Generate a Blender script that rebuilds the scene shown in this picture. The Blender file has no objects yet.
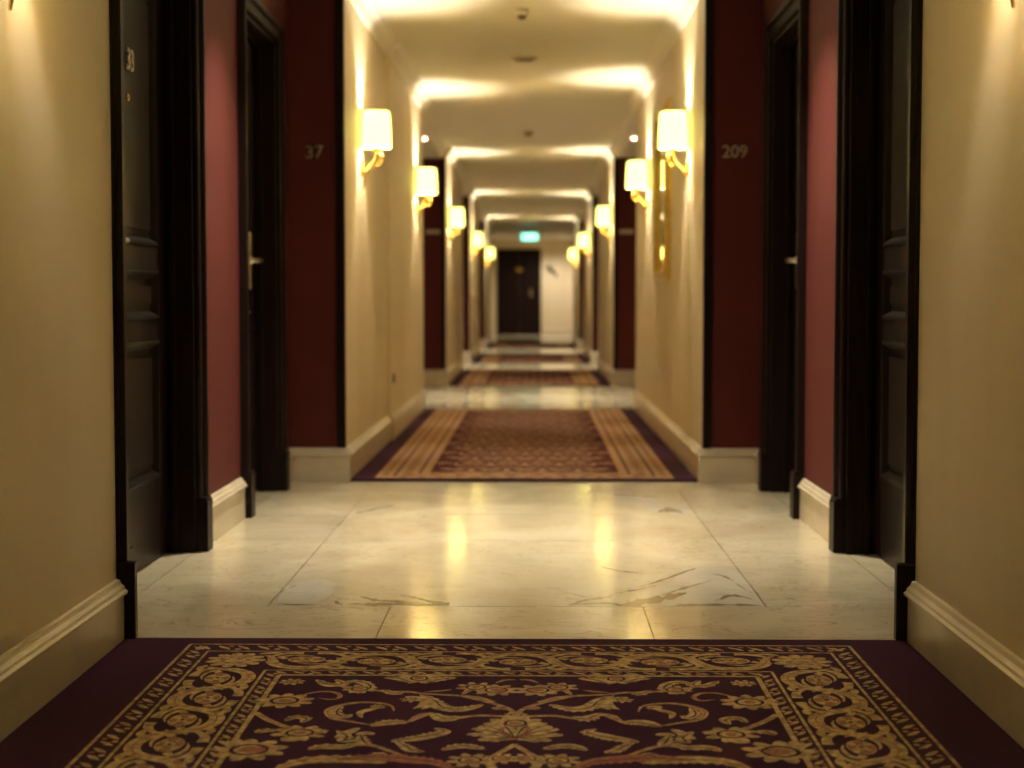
import bpy, bmesh, math, random
from mathutils import Vector, Matrix
random.seed(7)
SC = bpy.context.scene; COL = SC.collection
PI = math.pi
# ------------------------------------------------------------------ materials
def srgb(r, g, b):
    f = lambda c: (c/255/12.92) if c/255 <= .04045 else ((c/255+.055)/1.055)**2.4
    return (f(r), f(g), f(b), 1)
def mat(name, col, rough=.5, metal=0, noise=None, bump=None, coat=0, spec=.5, sheen=0):
    m = bpy.data.materials.new(name); m.use_nodes = True
    nt = m.node_tree; b = nt.nodes['Principled BSDF']
    b.inputs['Base Color'].default_value = (*col[:3], 1)
    b.inputs['Roughness'].default_value = rough
    b.inputs['Metallic'].default_value = metal
    b.inputs['Coat Weight'].default_value = coat
    b.inputs['Coat Roughness'].default_value = .12
    b.inputs['Specular IOR Level'].default_value = spec
    b.inputs['Sheen Weight'].default_value = sheen
    tc = nt.nodes.new('ShaderNodeTexCoord')
    if noise:
        sc, amt, stretch = noise
        mp = nt.nodes.new('ShaderNodeMapping'); mp.inputs['Scale'].default_value = stretch
        nt.links.new(tc.outputs['Object'], mp.inputs['Vector'])
        n = nt.nodes.new('ShaderNodeTexNoise'); n.inputs['Scale'].default_value = sc; n.inputs['Detail'].default_value = 5
        nt.links.new(mp.outputs[0], n.inputs['Vector'])
        r = nt.nodes.new('ShaderNodeValToRGB')
        r.color_ramp.elements[0].position = .3; r.color_ramp.elements[1].position = .7
        r.color_ramp.elements[0].color = (*[c*(1-amt) for c in col[:3]], 1)
        r.color_ramp.elements[1].color = (*[min(1, c*(1+amt)) for c in col[:3]], 1)
        nt.links.new(n.outputs['Fac'], r.inputs['Fac']); nt.links.new(r.outputs['Color'], b.inputs['Base Color'])
    if bump:
        sc, st = bump
        n = nt.nodes.new('ShaderNodeTexNoise'); n.inputs['Scale'].default_value = sc; n.inputs['Detail'].default_value = 3
        nt.links.new(tc.outputs['Object'], n.inputs['Vector'])
        bp = nt.nodes.new('ShaderNodeBump'); bp.inputs['Strength'].default_value = st; bp.inputs['Distance'].default_value = .002
        nt.links.new(n.outputs['Fac'], bp.inputs['Height']); nt.links.new(bp.outputs[0], b.inputs['Normal'])
    return m
def emis(name, col, st, base=None):
    m = bpy.data.materials.new(name); m.use_nodes = True
    b = m.node_tree.nodes['Principled BSDF']
    b.inputs['Base Color'].default_value = (*(base or col)[:3], 1)
    b.inputs['Roughness'].default_value = .7
    b.inputs['Emission Color'].default_value = (*col[:3], 1); b.inputs['Emission Strength'].default_value = st
    return m
M = {}
M['cream'] = mat('cream_wallpaper', (.69, .58, .385), .55, noise=(3, .05, (1, 1, .15)), bump=(90, .15))
M['ceiling'] = mat('ceiling_paint', (.74, .69, .53), .6)
M['crown'] = mat('crown_paint', (.76, .70, .57), .5)
M['red'] = mat('burgundy_wall_paint', (.102, .017, .0155), .65, spec=.2, noise=(4, .06, (1, 1, .3)))
M['stone'] = mat('cream_stone_baseboard', (.64, .55, .40), .3, noise=(6, .1, (1, 1, 2)))
M['wood'] = mat('espresso_wood', (.012, .0058, .0052), .42, noise=(14, .35, (6, 6, .4)), coat=.07, spec=.10)
M['brass'] = mat('polished_brass', (.78, .52, .16), .22, metal=1)
M['steel'] = mat('satin_nickel', (.62, .55, .45), .3, metal=1)
M['gilt'] = mat('gilt_frame', (.60, .42, .10), .35, metal=.85, noise=(30, .15, (1, 1, 1)))
M['mirror'] = mat('mirror_glass', (.85, .84, .80), .03, metal=1)
M['plum'] = mat('plum_carpet_pile', (.042, .0055, .024), .95, noise=(260, .35, (1, 1, 1)), bump=(700, .8), spec=.1, sheen=.05)
M['gold'] = mat('gold_carpet_pile', (.44, .31, .14), .95, noise=(55, .5, (1, 1, 1)), bump=(700, .8), spec=.1)
M['rose'] = mat('rose_carpet_pile', (.34, .15, .09), .95, noise=(120, .35, (1, 1, 1)), bump=(700, .8), spec=.1)
M['tan'] = mat('tan_carpet_pile', (.38, .225, .115), .95, noise=(90, .2, (1, 1, 1)), bump=(700, .8), spec=.1)
M['wine'] = mat('wine_carpet_pile', (.070, .015, .017), .95, noise=(160, .3, (1, 1, 1)), bump=(700, .8), spec=.1)
M['socket'] = mat('brown_plate', (.12, .07, .03), .4)
M['white'] = mat('white_plastic', (.5, .42, .28), .5)
M['black'] = mat('black_metal', (.012, .011, .01), .4)
M['shade'] = emis('lit_lamp_shade', (1, .88, .17), .9, (.8, .7, .45))
M['bulb'] = emis('lit_bulb', (1, .78, .42), 14)
M['spot'] = emis('lit_downlight', (1, .80, .52), 20)
M['exit'] = emis('lit_exit_sign', (.30, .95, .72), .24)
M['exitmark'] = emis('lit_exit_mark', (.85, 1, .93), .35)
M['joint'] = mat('dark_floor_joint', (.20, .14, .08), .6)
# marble with cloudy colour and fine brown veins; the tint of each slab comes from a face attribute
def marble(name, c0, c1, vein=.6):
    m = bpy.data.materials.new(name); m.use_nodes = True
    nt = m.node_tree; b = nt.nodes['Principled BSDF']; N = nt.nodes.new; L = nt.links.new
    tc = N('ShaderNodeTexCoord'); mp = N('ShaderNodeMapping'); mp.inputs['Scale'].default_value = (1, .8, 1); mp.inputs['Rotation'].default_value = (0, 0, .35)
    L(tc.outputs['Object'], mp.inputs['Vector'])
    n = N('ShaderNodeTexNoise'); n.inputs['Scale'].default_value = 2.6; n.inputs['Detail'].default_value = 7; n.inputs['Distortion'].default_value = .8
    L(mp.outputs[0], n.inputs['Vector'])
    r = N('ShaderNodeValToRGB'); r.color_ramp.elements[0].position = .32; r.color_ramp.elements[1].position = .68
    r.color_ramp.elements[0].color = (*c0, 1); r.color_ramp.elements[1].color = (*c1, 1)
    L(n.outputs['Fac'], r.inputs['Fac'])
    w = N('ShaderNodeTexNoise'); w.inputs['Scale'].default_value = 3.3; w.inputs['Detail'].default_value = 9; w.inputs['Distortion'].default_value = 2.2
    mp2 = N('ShaderNodeMapping'); mp2.inputs['Scale'].default_value = (.9, 1.9, 1); L(tc.outputs['Object'], mp2.inputs['Vector']); L(mp2.outputs[0], w.inputs['Vector'])
    s = N('ShaderNodeMath'); s.operation = 'SUBTRACT'; s.inputs[1].default_value = .5; L(w.outputs['Fac'], s.inputs[0])
    a = N('ShaderNodeMath'); a.operation = 'ABSOLUTE'; L(s.outputs[0], a.inputs[0])
    vr = N('ShaderNodeValToRGB'); vr.color_ramp.elements[0].position = 0; vr.color_ramp.elements[0].color = (vein, vein, vein, 1)
    vr.color_ramp.elements[1].position = .012; vr.color_ramp.elements[1].color = (0, 0, 0, 1); L(a.outputs[0], vr.inputs['Fac'])
    mx = N('ShaderNodeMixRGB'); mx.inputs['Color2'].default_value = (.36, .24, .11, 1)
    L(vr.outputs['Color'], mx.inputs['Fac']); L(r.outputs['Color'], mx.inputs['Color1'])
    at = N('ShaderNodeAttribute'); at.attribute_name = 'tint'
    mu = N('ShaderNodeMixRGB'); mu.blend_type = 'MULTIPLY'; mu.inputs['Fac'].default_value = 1
    L(mx.outputs[0], mu.inputs['Color1']); L(at.outputs['Color'], mu.inputs['Color2']); L(mu.outputs[0], b.inputs['Base Color'])
    rr = N('ShaderNodeMapRange'); rr.inputs['To Min'].default_value = .10; rr.inputs['To Max'].default_value = .24
    L(n.outputs['Fac'], rr.inputs['Value']); L(rr.outputs[0], b.inputs['Roughness'])
    bn = N('ShaderNodeTexNoise'); bn.inputs['Scale'].default_value = 5; L(tc.outputs['Object'], bn.inputs['Vector'])
    bp = N('ShaderNodeBump'); bp.inputs['Strength'].default_value = .12; bp.inputs['Distance'].default_value = .004
    L(bn.outputs['Fac'], bp.inputs['Height']); L(bp.outputs[0], b.inputs['Normal'])
    b.inputs['Coat Weight'].default_value = .35; b.inputs['Coat Roughness'].default_value = .09
    return m
M['marble'] = marble('cream_marble', (.67, .57, .38), (.84, .745, .54))
M['marble_pale'] = marble('pale_marble_inclusion', (.68, .62, .49), (.85, .79, .65), .25)
M['marble_vein'] = marble('brown_marble_vein', (.30, .22, .11), (.46, .36, .21), .2)
# ------------------------------------------------------------------ mesh helpers
class MB:
    def __init__(s): s.v = []; s.f = []; s.m = []; s.sm = []; s.t = []
    def face(s, idx, m=0, smooth=False, t=1.0): s.f.append(idx); s.m.append(m); s.sm.append(smooth); s.t.append(t)
    def box(s, x0, x1, y0, y1, z0, z1, m=0, t=1.0):
        x0, x1 = sorted((x0, x1)); y0, y1 = sorted((y0, y1)); z0, z1 = sorted((z0, z1))
        b = len(s.v)
        s.v += [(x0,y0,z0),(x1,y0,z0),(x1,y1,z0),(x0,y1,z0),(x0,y0,z1),(x1,y0,z1),(x1,y1,z1),(x0,y1,z1)]
        for q in ((0,3,2,1),(4,5,6,7),(0,1,5,4),(1,2,6,5),(2,3,7,6),(3,0,4,7)): s.face([b+i for i in q], m, False, t)
        return s
    def sweep(s, prof, path, nrm, closed=False, m=0, smooth=False):
        """prof: (u, v) pairs; path: points; nrm: constant out-of-plane direction (v); u runs to the left of travel, mitred"""
        P = [Vector(p) for p in path]; n = Vector(nrm).normalized(); k = len(P); rings = []
        for i in range(k):
            d0 = (P[i]-P[i-1]) if (i or closed) else (P[1]-P[0])
            d1 = (P[(i+1) % k]-P[i]) if (i < k-1 or closed) else (P[i]-P[i-1])
            a = n.cross(d0.normalized()); c = n.cross(d1.normalized())
            u = (a+c); u = u/(max(1e-6, u.dot(a)))
            rings.append([P[i]+u*pu+n*pv for pu, pv in prof])
        b = len(s.v); q = len(prof)
        for r in rings: s.v += [tuple(p) for p in r]
        for i in range(k if closed else k-1):
            j = (i+1) % k
            for a in range(q):
                c = (a+1) % q
                s.face([b+i*q+a, b+j*q+a, b+j*q+c, b+i*q+c], m, smooth)
        if not closed:
            s.face([b+a for a in range(q)], m); s.face([b+(k-1)*q+a for a in reversed(range(q))], m)
        return s
    def tube(s, pts, rad, n=10, m=0):
        P = [Vector(p) for p in pts]; k = len(P); b = len(s.v)
        if not isinstance(rad, (list, tuple)): rad = [rad]*k
        ref = None
        for i in range(k):
            t = (P[min(i+1, k-1)]-P[max(i-1, 0)]).normalized()
            if ref is None: ref = t.orthogonal().normalized()
            ref = (ref-t*ref.dot(t)).normalized(); o = t.cross(ref)
            for a in range(n):
                w = 2*PI*a/n; s.v.append(tuple(P[i]+(ref*math.cos(w)+o*math.sin(w))*rad[i]))
        for i in range(k-1):
            for a in range(n):
                c = (a+1) % n; s.face([b+i*n+a, b+i*n+c, b+(i+1)*n+c, b+(i+1)*n+a], m, True)
        s.face([b+a for a in reversed(range(n))], m); s.face([b+(k-1)*n+a for a in range(n)], m)
        return s
    def lathe(s, prof, c, n=28, axis='z', m=0, closed=False, flip=False):
        """prof: (r, h) pairs"""
        b = len(s.v); k = len(prof)
        for r, h in prof:
            for a in range(n):
                w = 2*PI*a/n; x, y = r*math.cos(w), r*math.sin(w)
                if axis == 'z': s.v.append((c[0]+x, c[1]+y, c[2]+h))
                elif axis == 'x': s.v.append((c[0]+h, c[1]+x, c[2]+y))
                else: s.v.append((c[0]+x, c[1]+h, c[2]+y))
        for i in range(k if closed else k-1):
            j = (i+1) % k
            for a in range(n):
                d = (a+1) % n; s.face([b+i*n+a, b+i*n+d, b+j*n+d, b+j*n+a], m, True)
        if not closed:
            s.face([b+a for a in reversed(range(n))], m); s.face([b+(k-1)*n+a for a in range(n)], m)
        return s
    def poly(s, pts, z, m=0, t=1.0):
        b = len(s.v); s.v += [(x, y, z) for x, y in pts]; s.face(list(range(b, b+len(pts))), m, False, t)
    def build(s, name, mats, parent=None, loc=(0, 0, 0), tint=False, recalc=True, bevel=0):
        me = bpy.data.meshes.new(name); me.from_pydata(s.v, [], s.f)
        for x in (mats if isinstance(mats, (list, tuple)) else [mats]): me.materials.append(M[x])
        me.polygons.foreach_set('material_index', s.m); me.polygons.foreach_set('use_smooth', s.sm)
        if tint:
            ca = me.color_attributes.new('tint', 'FLOAT_COLOR', 'CORNER')
            for p in me.polygons:
                t = s.t[p.index]
                for li in p.loop_indices: ca.data[li].color = (t, t, t, 1)
        if recalc:
            bm = bmesh.new(); bm.from_mesh(me); bmesh.ops.recalc_face_normals(bm, faces=bm.faces); bm.to_mesh(me); bm.free()
        o = bpy.data.objects.new(name, me); COL.objects.link(o); o.location = loc
        if parent: o.parent = parent
        if bevel:
            bv = o.modifiers.new('bevel', 'BEVEL'); bv.width = bevel; bv.segments = 2; bv.limit_method = 'ANGLE'
        return o
def empty(name, loc, rz=0):
    o = bpy.data.objects.new(name, None); COL.objects.link(o); o.location = loc; o.rotation_euler = (0, 0, rz); o.empty_display_size = .1
    return o
def tag(o, label=None, cat=None, group=None, kind=None):
    if label: o['label'] = label
    if cat: o['category'] = cat
    if group: o['group'] = group
    if kind: o['kind'] = kind
    return o
def S(o, label=None): o['kind'] = 'structure'; tag(o, label); return o
def copy_tree(o, parent=None):
    c = o.copy(); COL.objects.link(c); c.parent = parent
    for ch in list(o.children): copy_tree(ch, c)
    return c
def catmull(pts, n=6):
    P = [Vector((p[0], p[1])) for p in pts]; out = []
    for i in range(len(P)-1):
        a = P[max(i-1, 0)]; b = P[i]; c = P[i+1]; d = P[min(i+2, len(P)-1)]
        for k in range(n):
            t = k/n
            out.append(.5*((2*b)+(c-a)*t+(2*a-5*b+4*c-d)*t*t+(3*b-a-3*c+d)*t**3))
    out.append(P[-1]); return out
SCONCE_W = 7.6
BAY_W = 50.0
# ------------------------------------------------------------------ plan (metres; the camera looks along +y)
HALL = .885          # half width of the corridor stretches
NEAR = 1.045         # half width of the stretch the camera stands in
NICHE = 1.165        # half width of the red door bays
CEIL = 2.52; SOF = 2.40
NEARY = 4.172
stretches = [(7.93, 13.20), (16.94, 20.88), (23.06, 27.20), (30.29, 34.33)]
bays = [(NEARY, 7.93), (13.20, 16.94), (20.88, 23.06), (27.20, 30.29)]
ENDY = 42.4
# ------------------------------------------------------------------ floor
fl = MB()
fl.box(-1.5, 1.5, -2.1, ENDY+.1, -.12, -.004, 1)
fl.box(-1.5, 1.5, -2.1, NEARY-.03, -.004, 0, 1)
def slab(x0, x1, y0, y1, t=None):
    g = .0016
    fl.box(x0+g, x1-g, y0+g, y1-g, -.006, 0, 0, t if t else random.uniform(.90, 1.05))
# first bay, slab by slab as it lies
y0 = NEARY-.03
rows = [(y0, 4.68, (-1.165, -.372, .372, 1.165)), (4.68, 5.98, (-1.165, -.735, .735, 1.165)),
        (5.98, 6.72, (-1.165, -.735, .735, 1.165)), (6.72, 7.46, (-1.165, -.735, .735, 1.165)), (7.46, 7.95, (-1.165, -.372, .372, 1.165))]
tints = {(1, 1): 1.0, (0, 1): 1.0, (0, 0): .97, (0, 2): .97, (1, 0): 1.0, (1, 2): .98, (2, 0): .90, (2, 1): .99, (2, 2): .96, (3, 1): 1.02, (3, 0): 1.0, (3, 2): .95}
for ri, (a, b, xs) in enumerate(rows):
    for ci in range(len(xs)-1): slab(xs[ci], xs[ci+1], a, b, tints.get((ri, ci)))
for s in (-1, 1):
    for a, b in ((4.15, 4.6), (4.6, 5.75), (5.75, 6.60), (6.60, 7.60), (7.60, 7.95)):
        slab(min(s*1.165, s*1.45), max(s*1.165, s*1.45), a, b)
for a, b in bays[1:]:
    n = max(2, round((b-a)/.75)); h = (b-a)/n
    for k in range(n):
        xs = (-1.2, -.372, .372, 1.2) if k % 2 else (-1.2, -.735, .735, 1.2)
        for i in range(3): slab(xs[i], xs[i+1], a+k*h, a+(k+1)*h)
n = 10; h = (ENDY-34.33)/n
for k in range(n):
    xs = (-1.2, -.372, .372, 1.2) if k % 2 else (-1.2, -.735, .735, 1.2)
    for i in range(3): slab(xs[i], xs[i+1], 34.33+k*h, 34.33+(k+1)*h)
# pale inclusions and brown veins that are part of two worn slabs
fl.poly([(-.722,4.74),(-.735,4.86),(-.728,4.99),(-.705,5.09),(-.66,5.13),(-.61,5.12),(-.575,5.03),(-.57,4.9),(-.59,4.8),(-.60,4.72),(-.66,4.70)], .0004, 2)
fl.poly([(.732,4.70),(.735,5.1),(.728,5.30),(.66,5.38),(.56,5.36),(.50,5.12),(.42,4.95),(.36,4.84),(.33,4.74),(.42,4.70),(.55,4.70)], .0004, 2)
fl.poly([(.40,7.44),(.52,7.42),(.60,7.2),(.72,6.95),(.73,6.74),(.6,6.76),(.5,7.0)], .0004, 2)
fl.poly([(-.73,6.74),(-.66,6.96),(-.57,6.90),(-.60,6.78),(-.66,6.73)], .0004, 2)
def shard(pts): fl.poly(pts, .0008, 3)
rnd = random.Random(3)
def crack(path, w, seed=0):
    r = random.Random(seed); P = catmull(path, 5); up = []; dn = []
    for i, p in enumerate(P):
        t = i/(len(P)-1); ww = 1.7*w*math.sin(PI*min(1, t*.96+.02))**.6*r.uniform(.25, 1.25)+.0012
        up.append((p.x+r.uniform(-.003, .003), p.y+ww)); dn.append((p.x, p.y-ww*r.uniform(.3, 1)))
    for i in range(len(P)-1): fl.poly([dn[i], dn[i+1], up[i+1], up[i]], .0008+seed*4e-6+i*1e-7, 3)
crack([(-.505,4.71),(-.42,4.70),(-.33,4.705),(-.25,4.70),(-.20,4.715)], .02, 1)
crack([(-.48,4.83),(-.43,4.77),(-.38,4.75),(-.30,4.72)], .016, 2)
crack([(-.36,4.86),(-.30,4.80),(-.25,4.74),(-.20,4.73)], .014, 3)
crack([(-.55,4.75),(-.52,4.70)], .012, 4)
crack([(-.725,4.76),(-.73,4.90),(-.70,5.02)], .010, 5)
crack([(-.71,4.71),(-.66,4.695),(-.60,4.70)], .006, 6)
crack([(.10,4.99),(.19,4.85),(.23,4.83)], .005, 7)
crack([(.15,4.70),(.20,4.72),(.27,4.73),(.31,4.70)], .012, 8)
crack([(.17,4.72),(.22,4.79),(.29,4.83)], .012, 9)
crack([(.31,4.71),(.38,4.75),(.46,4.82),(.52,4.90)], .034, 10)
crack([(.31,4.90),(.38,4.96),(.44,5.03)], .010, 11)
crack([(.44,4.86),(.52,4.98),(.62,5.12)], .012, 12)
crack([(.38,5.0),(.46,5.12),(.56,5.3),(.60,5.36)], .008, 13)
crack([(.47,4.70),(.56,4.71),(.66,4.71),(.72,4.70)], .010, 14)
crack([(.60,4.78),(.66,4.86),(.71,4.80)], .014, 15)
crack([(.64,5.25),(.68,5.18),(.70,5.02),(.725,4.9)], .012, 16)
crack([(.735,5.38),(.737,5.1),(.737,4.9),(.736,4.69)], .012, 17)
crack([(.58,6.80),(.63,6.86),(.68,6.80)], .05, 18)
crack([(.42,7.40),(.52,7.38),(.62,7.30)], .02, 19)
crack([(-.71,6.76),(-.66,6.82),(-.60,6.96),(-.56,7.0)], .018, 20)
crack([(.28,5.38),(.34,5.30),(.42,5.25)], .005, 21)
crack([(-.735,5.5),(-.737,5.3),(-.736,5.1),(-.736,4.66)], .004, 22)
S(fl.build('floor', ['marble', 'joint', 'marble_pale', 'marble_vein'], tint=True), 'polished cream marble floor with brown veins')
# ------------------------------------------------------------------ carpets
RIB=[(0.016,2,0,[(-0.57,3.454),(-0.534,3.395),(-0.497,3.35),(-0.464,3.317)]),(0.012,0,0,[(-0.504,3.59),(-0.465,3.638),(-0.426,3.641),(-0.403,3.607),(-0.414,3.572),(-0.45,3.583)]),(0.035,0,0,[(-0.478,3.761),(-0.443,3.711),(-0.412,3.72),(-0.433,3.762)]),(0.012,2,0,[(-0.415,3.712),(-0.39,3.663),(-0.361,3.631)]),(0.03,0,0,[(-0.541,3.289),(-0.527,3.309),(-0.501,3.306)]),(0.03,0,0,[(-0.495,3.384),(-0.479,3.419),(-0.451,3.406),(-0.457,3.371)]),(0.02,0,0,[(-0.449,3.29),(-0.421,3.317),(-0.394,3.291)]),(0.02,0,0,[(-0.448,3.284),(-0.452,3.239),(-0.482,3.232)]),(0.02,2,0,[(-0.574,3.237),(-0.544,3.187),(-0.515,3.139)]),(0.035,0,0,[(-0.414,3.167),(-0.39,3.19),(-0.345,3.19),(-0.318,3.225)]),(0.05,0,0,[(-0.46,3.03),(-0.416,3.088),(-0.351,3.104),(-0.302,3.095),(-0.249,3.079)]),(0.03,0,0,[(-0.374,3.311),(-0.347,3.266),(-0.35,3.234),(-0.323,3.241)]),(0.016,0,0,[(-0.268,3.47),(-0.279,3.517),(-0.308,3.54),(-0.35,3.546),(-0.383,3.527),(-0.408,3.493),(-0.413,3.456),(-0.394,3.407),(-0.355,3.383),(-0.32,3.362),(-0.301,3.353)]),(0.045,0,0,[(-0.307,3.346),(-0.281,3.373),(-0.256,3.381),(-0.229,3.377)]),(0.012,2,0,[(-0.231,3.381),(-0.208,3.419),(-0.183,3.459)]),(0.014,0,0,[(-0.183,3.459),(-0.21,3.437),(-0.228,3.388)]),(0.045,0,0,[(-0.185,3.459),(-0.16,3.417),(-0.145,3.41),(-0.124,3.429)]),(0.02,0,0,[(-0.298,3.516),(-0.318,3.487),(-0.341,3.457),(-0.333,3.414)]),(0.03,0,0,[(-0.325,3.516),(-0.305,3.509),(-0.296,3.494)]),(0.03,0,0,[(-0.387,3.515),(-0.393,3.456),(-0.374,3.421),(-0.358,3.442)]),(0.03,0,0,[(-0.408,3.712),(-0.392,3.746),(-0.358,3.729),(-0.341,3.68),(-0.362,3.655)]),(0.013,2,0,[(-0.352,3.671),(-0.299,3.646),(-0.252,3.644),(-0.204,3.625),(-0.133,3.611),(-0.086,3.593),(-0.05,3.55)]),(0.03,0,0,[(-0.312,3.664),(-0.282,3.632),(-0.263,3.64)]),(0.011,0,0,[(-0.213,3.644),(-0.174,3.655),(-0.151,3.669)]),(0.03,0,0,[(-0.319,3.781),(-0.286,3.776),(-0.251,3.736)]),(0.03,0,0,[(-0.145,3.783),(-0.173,3.774),(-0.211,3.736)]),(0.045,0,0,[(-0.21,3.61),(-0.184,3.563),(-0.166,3.511),(-0.135,3.489),(-0.105,3.501),(-0.074,3.532)]),(0.022,0,0,[(-0.252,3.601),(-0.228,3.594),(-0.207,3.563),(-0.212,3.518),(-0.228,3.491)]),(0.022,0,0,[(-0.222,3.617),(-0.196,3.571),(-0.193,3.518),(-0.209,3.488)]),(0.04,0,0,[(-0.253,3.226),(-0.234,3.239),(-0.203,3.255),(-0.173,3.279),(-0.149,3.305),(-0.17,3.332)]),(0.03,0,0,[(-0.244,3.235),(-0.219,3.192),(-0.204,3.165),(-0.179,3.154)]),(0.014,0,0,[(-0.371,3.171),(-0.333,3.193),(-0.306,3.203),(-0.277,3.189),(-0.236,3.143),(-0.21,3.117)]),(0.025,0,0,[(-0.371,3.253),(-0.348,3.298),(-0.329,3.332)]),(0.025,0,0,[(-0.332,3.279),(-0.312,3.29),(-0.292,3.282)]),(0.03,0,0,[(-0.321,3.279),(-0.309,3.228),(-0.296,3.203)]),(0.05,0,1,[(-0.348,3.097),(-0.294,3.116),(-0.243,3.112),(-0.192,3.099),(-0.154,3.083),(-0.112,3.035)]),(0.03,0,0,[(-0.281,3.119),(-0.269,3.137),(-0.256,3.125)]),(0.016,0,0,[(-0.126,3.619),(-0.109,3.667),(-0.086,3.708)]),(0.012,0,0,[(-0.051,3.733),(-0.028,3.763),(-0.004,3.766)]),(0.013,2,0,[(-0.13,3.611),(-0.09,3.577),(-0.05,3.538),(-0.015,3.491),(0.0,3.44)]),(0.03,0,0,[(-0.053,3.493),(-0.034,3.502),(-0.015,3.491)]),(0.014,2,0,[(-0.153,3.41),(-0.121,3.417),(-0.085,3.435),(-0.048,3.433),(-0.014,3.425)]),(0.01,0,0,[(-0.049,3.395),(-0.029,3.395)]),(0.035,3,0,[(0.0,3.258),(-0.05,3.278),(-0.1,3.282)]),(0.035,3,0,[(0.0,3.258),(-0.044,3.301),(-0.09,3.329)]),(0.035,3,0,[(0.0,3.258),(-0.031,3.314),(-0.064,3.356)]),(0.035,3,0,[(0.0,3.258),(-0.037,3.255),(-0.074,3.238)]),(0.03,3,0,[(0.0,3.258),(-0.025,3.251),(-0.049,3.229)]),(0.03,3,0,[(0.0,3.258),(-0.014,3.321),(-0.028,3.37)]),(0.012,2,1,[(0.002,3.245),(-0.019,3.277),(-0.03,3.316),(-0.013,3.363),(0.001,3.388)]),(0.014,2,0,[(0.001,3.21),(-0.03,3.146),(-0.053,3.104),(-0.072,3.081)]),(0.03,0,0,[(-0.11,3.194),(-0.09,3.194),(-0.058,3.176)]),(0.035,0,0,[(-0.146,3.166),(-0.12,3.193),(-0.093,3.196),(-0.068,3.176)]),(0.02,2,0,[(-0.053,3.104),(-0.041,3.044),(-0.037,3.009)])]
FLO=[(0,-0.533,3.738,0.026,6),(0,-0.523,3.559,0.055,8),(0,-0.449,3.29,0.05,6),(1,-0.533,3.163,0.065,7),(0,-0.365,3.671,0.035,6),(2,-0.235,3.787,0.05,9),(0,-0.239,3.575,0.022,5),(0,-0.096,3.691,0.04,6),(1,-0.048,3.663,0.045,7),(0,0.0,3.44,0.022,8),(1,-0.026,3.108,0.03,6),(0,-0.086,3.096,0.04,6)]
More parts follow.
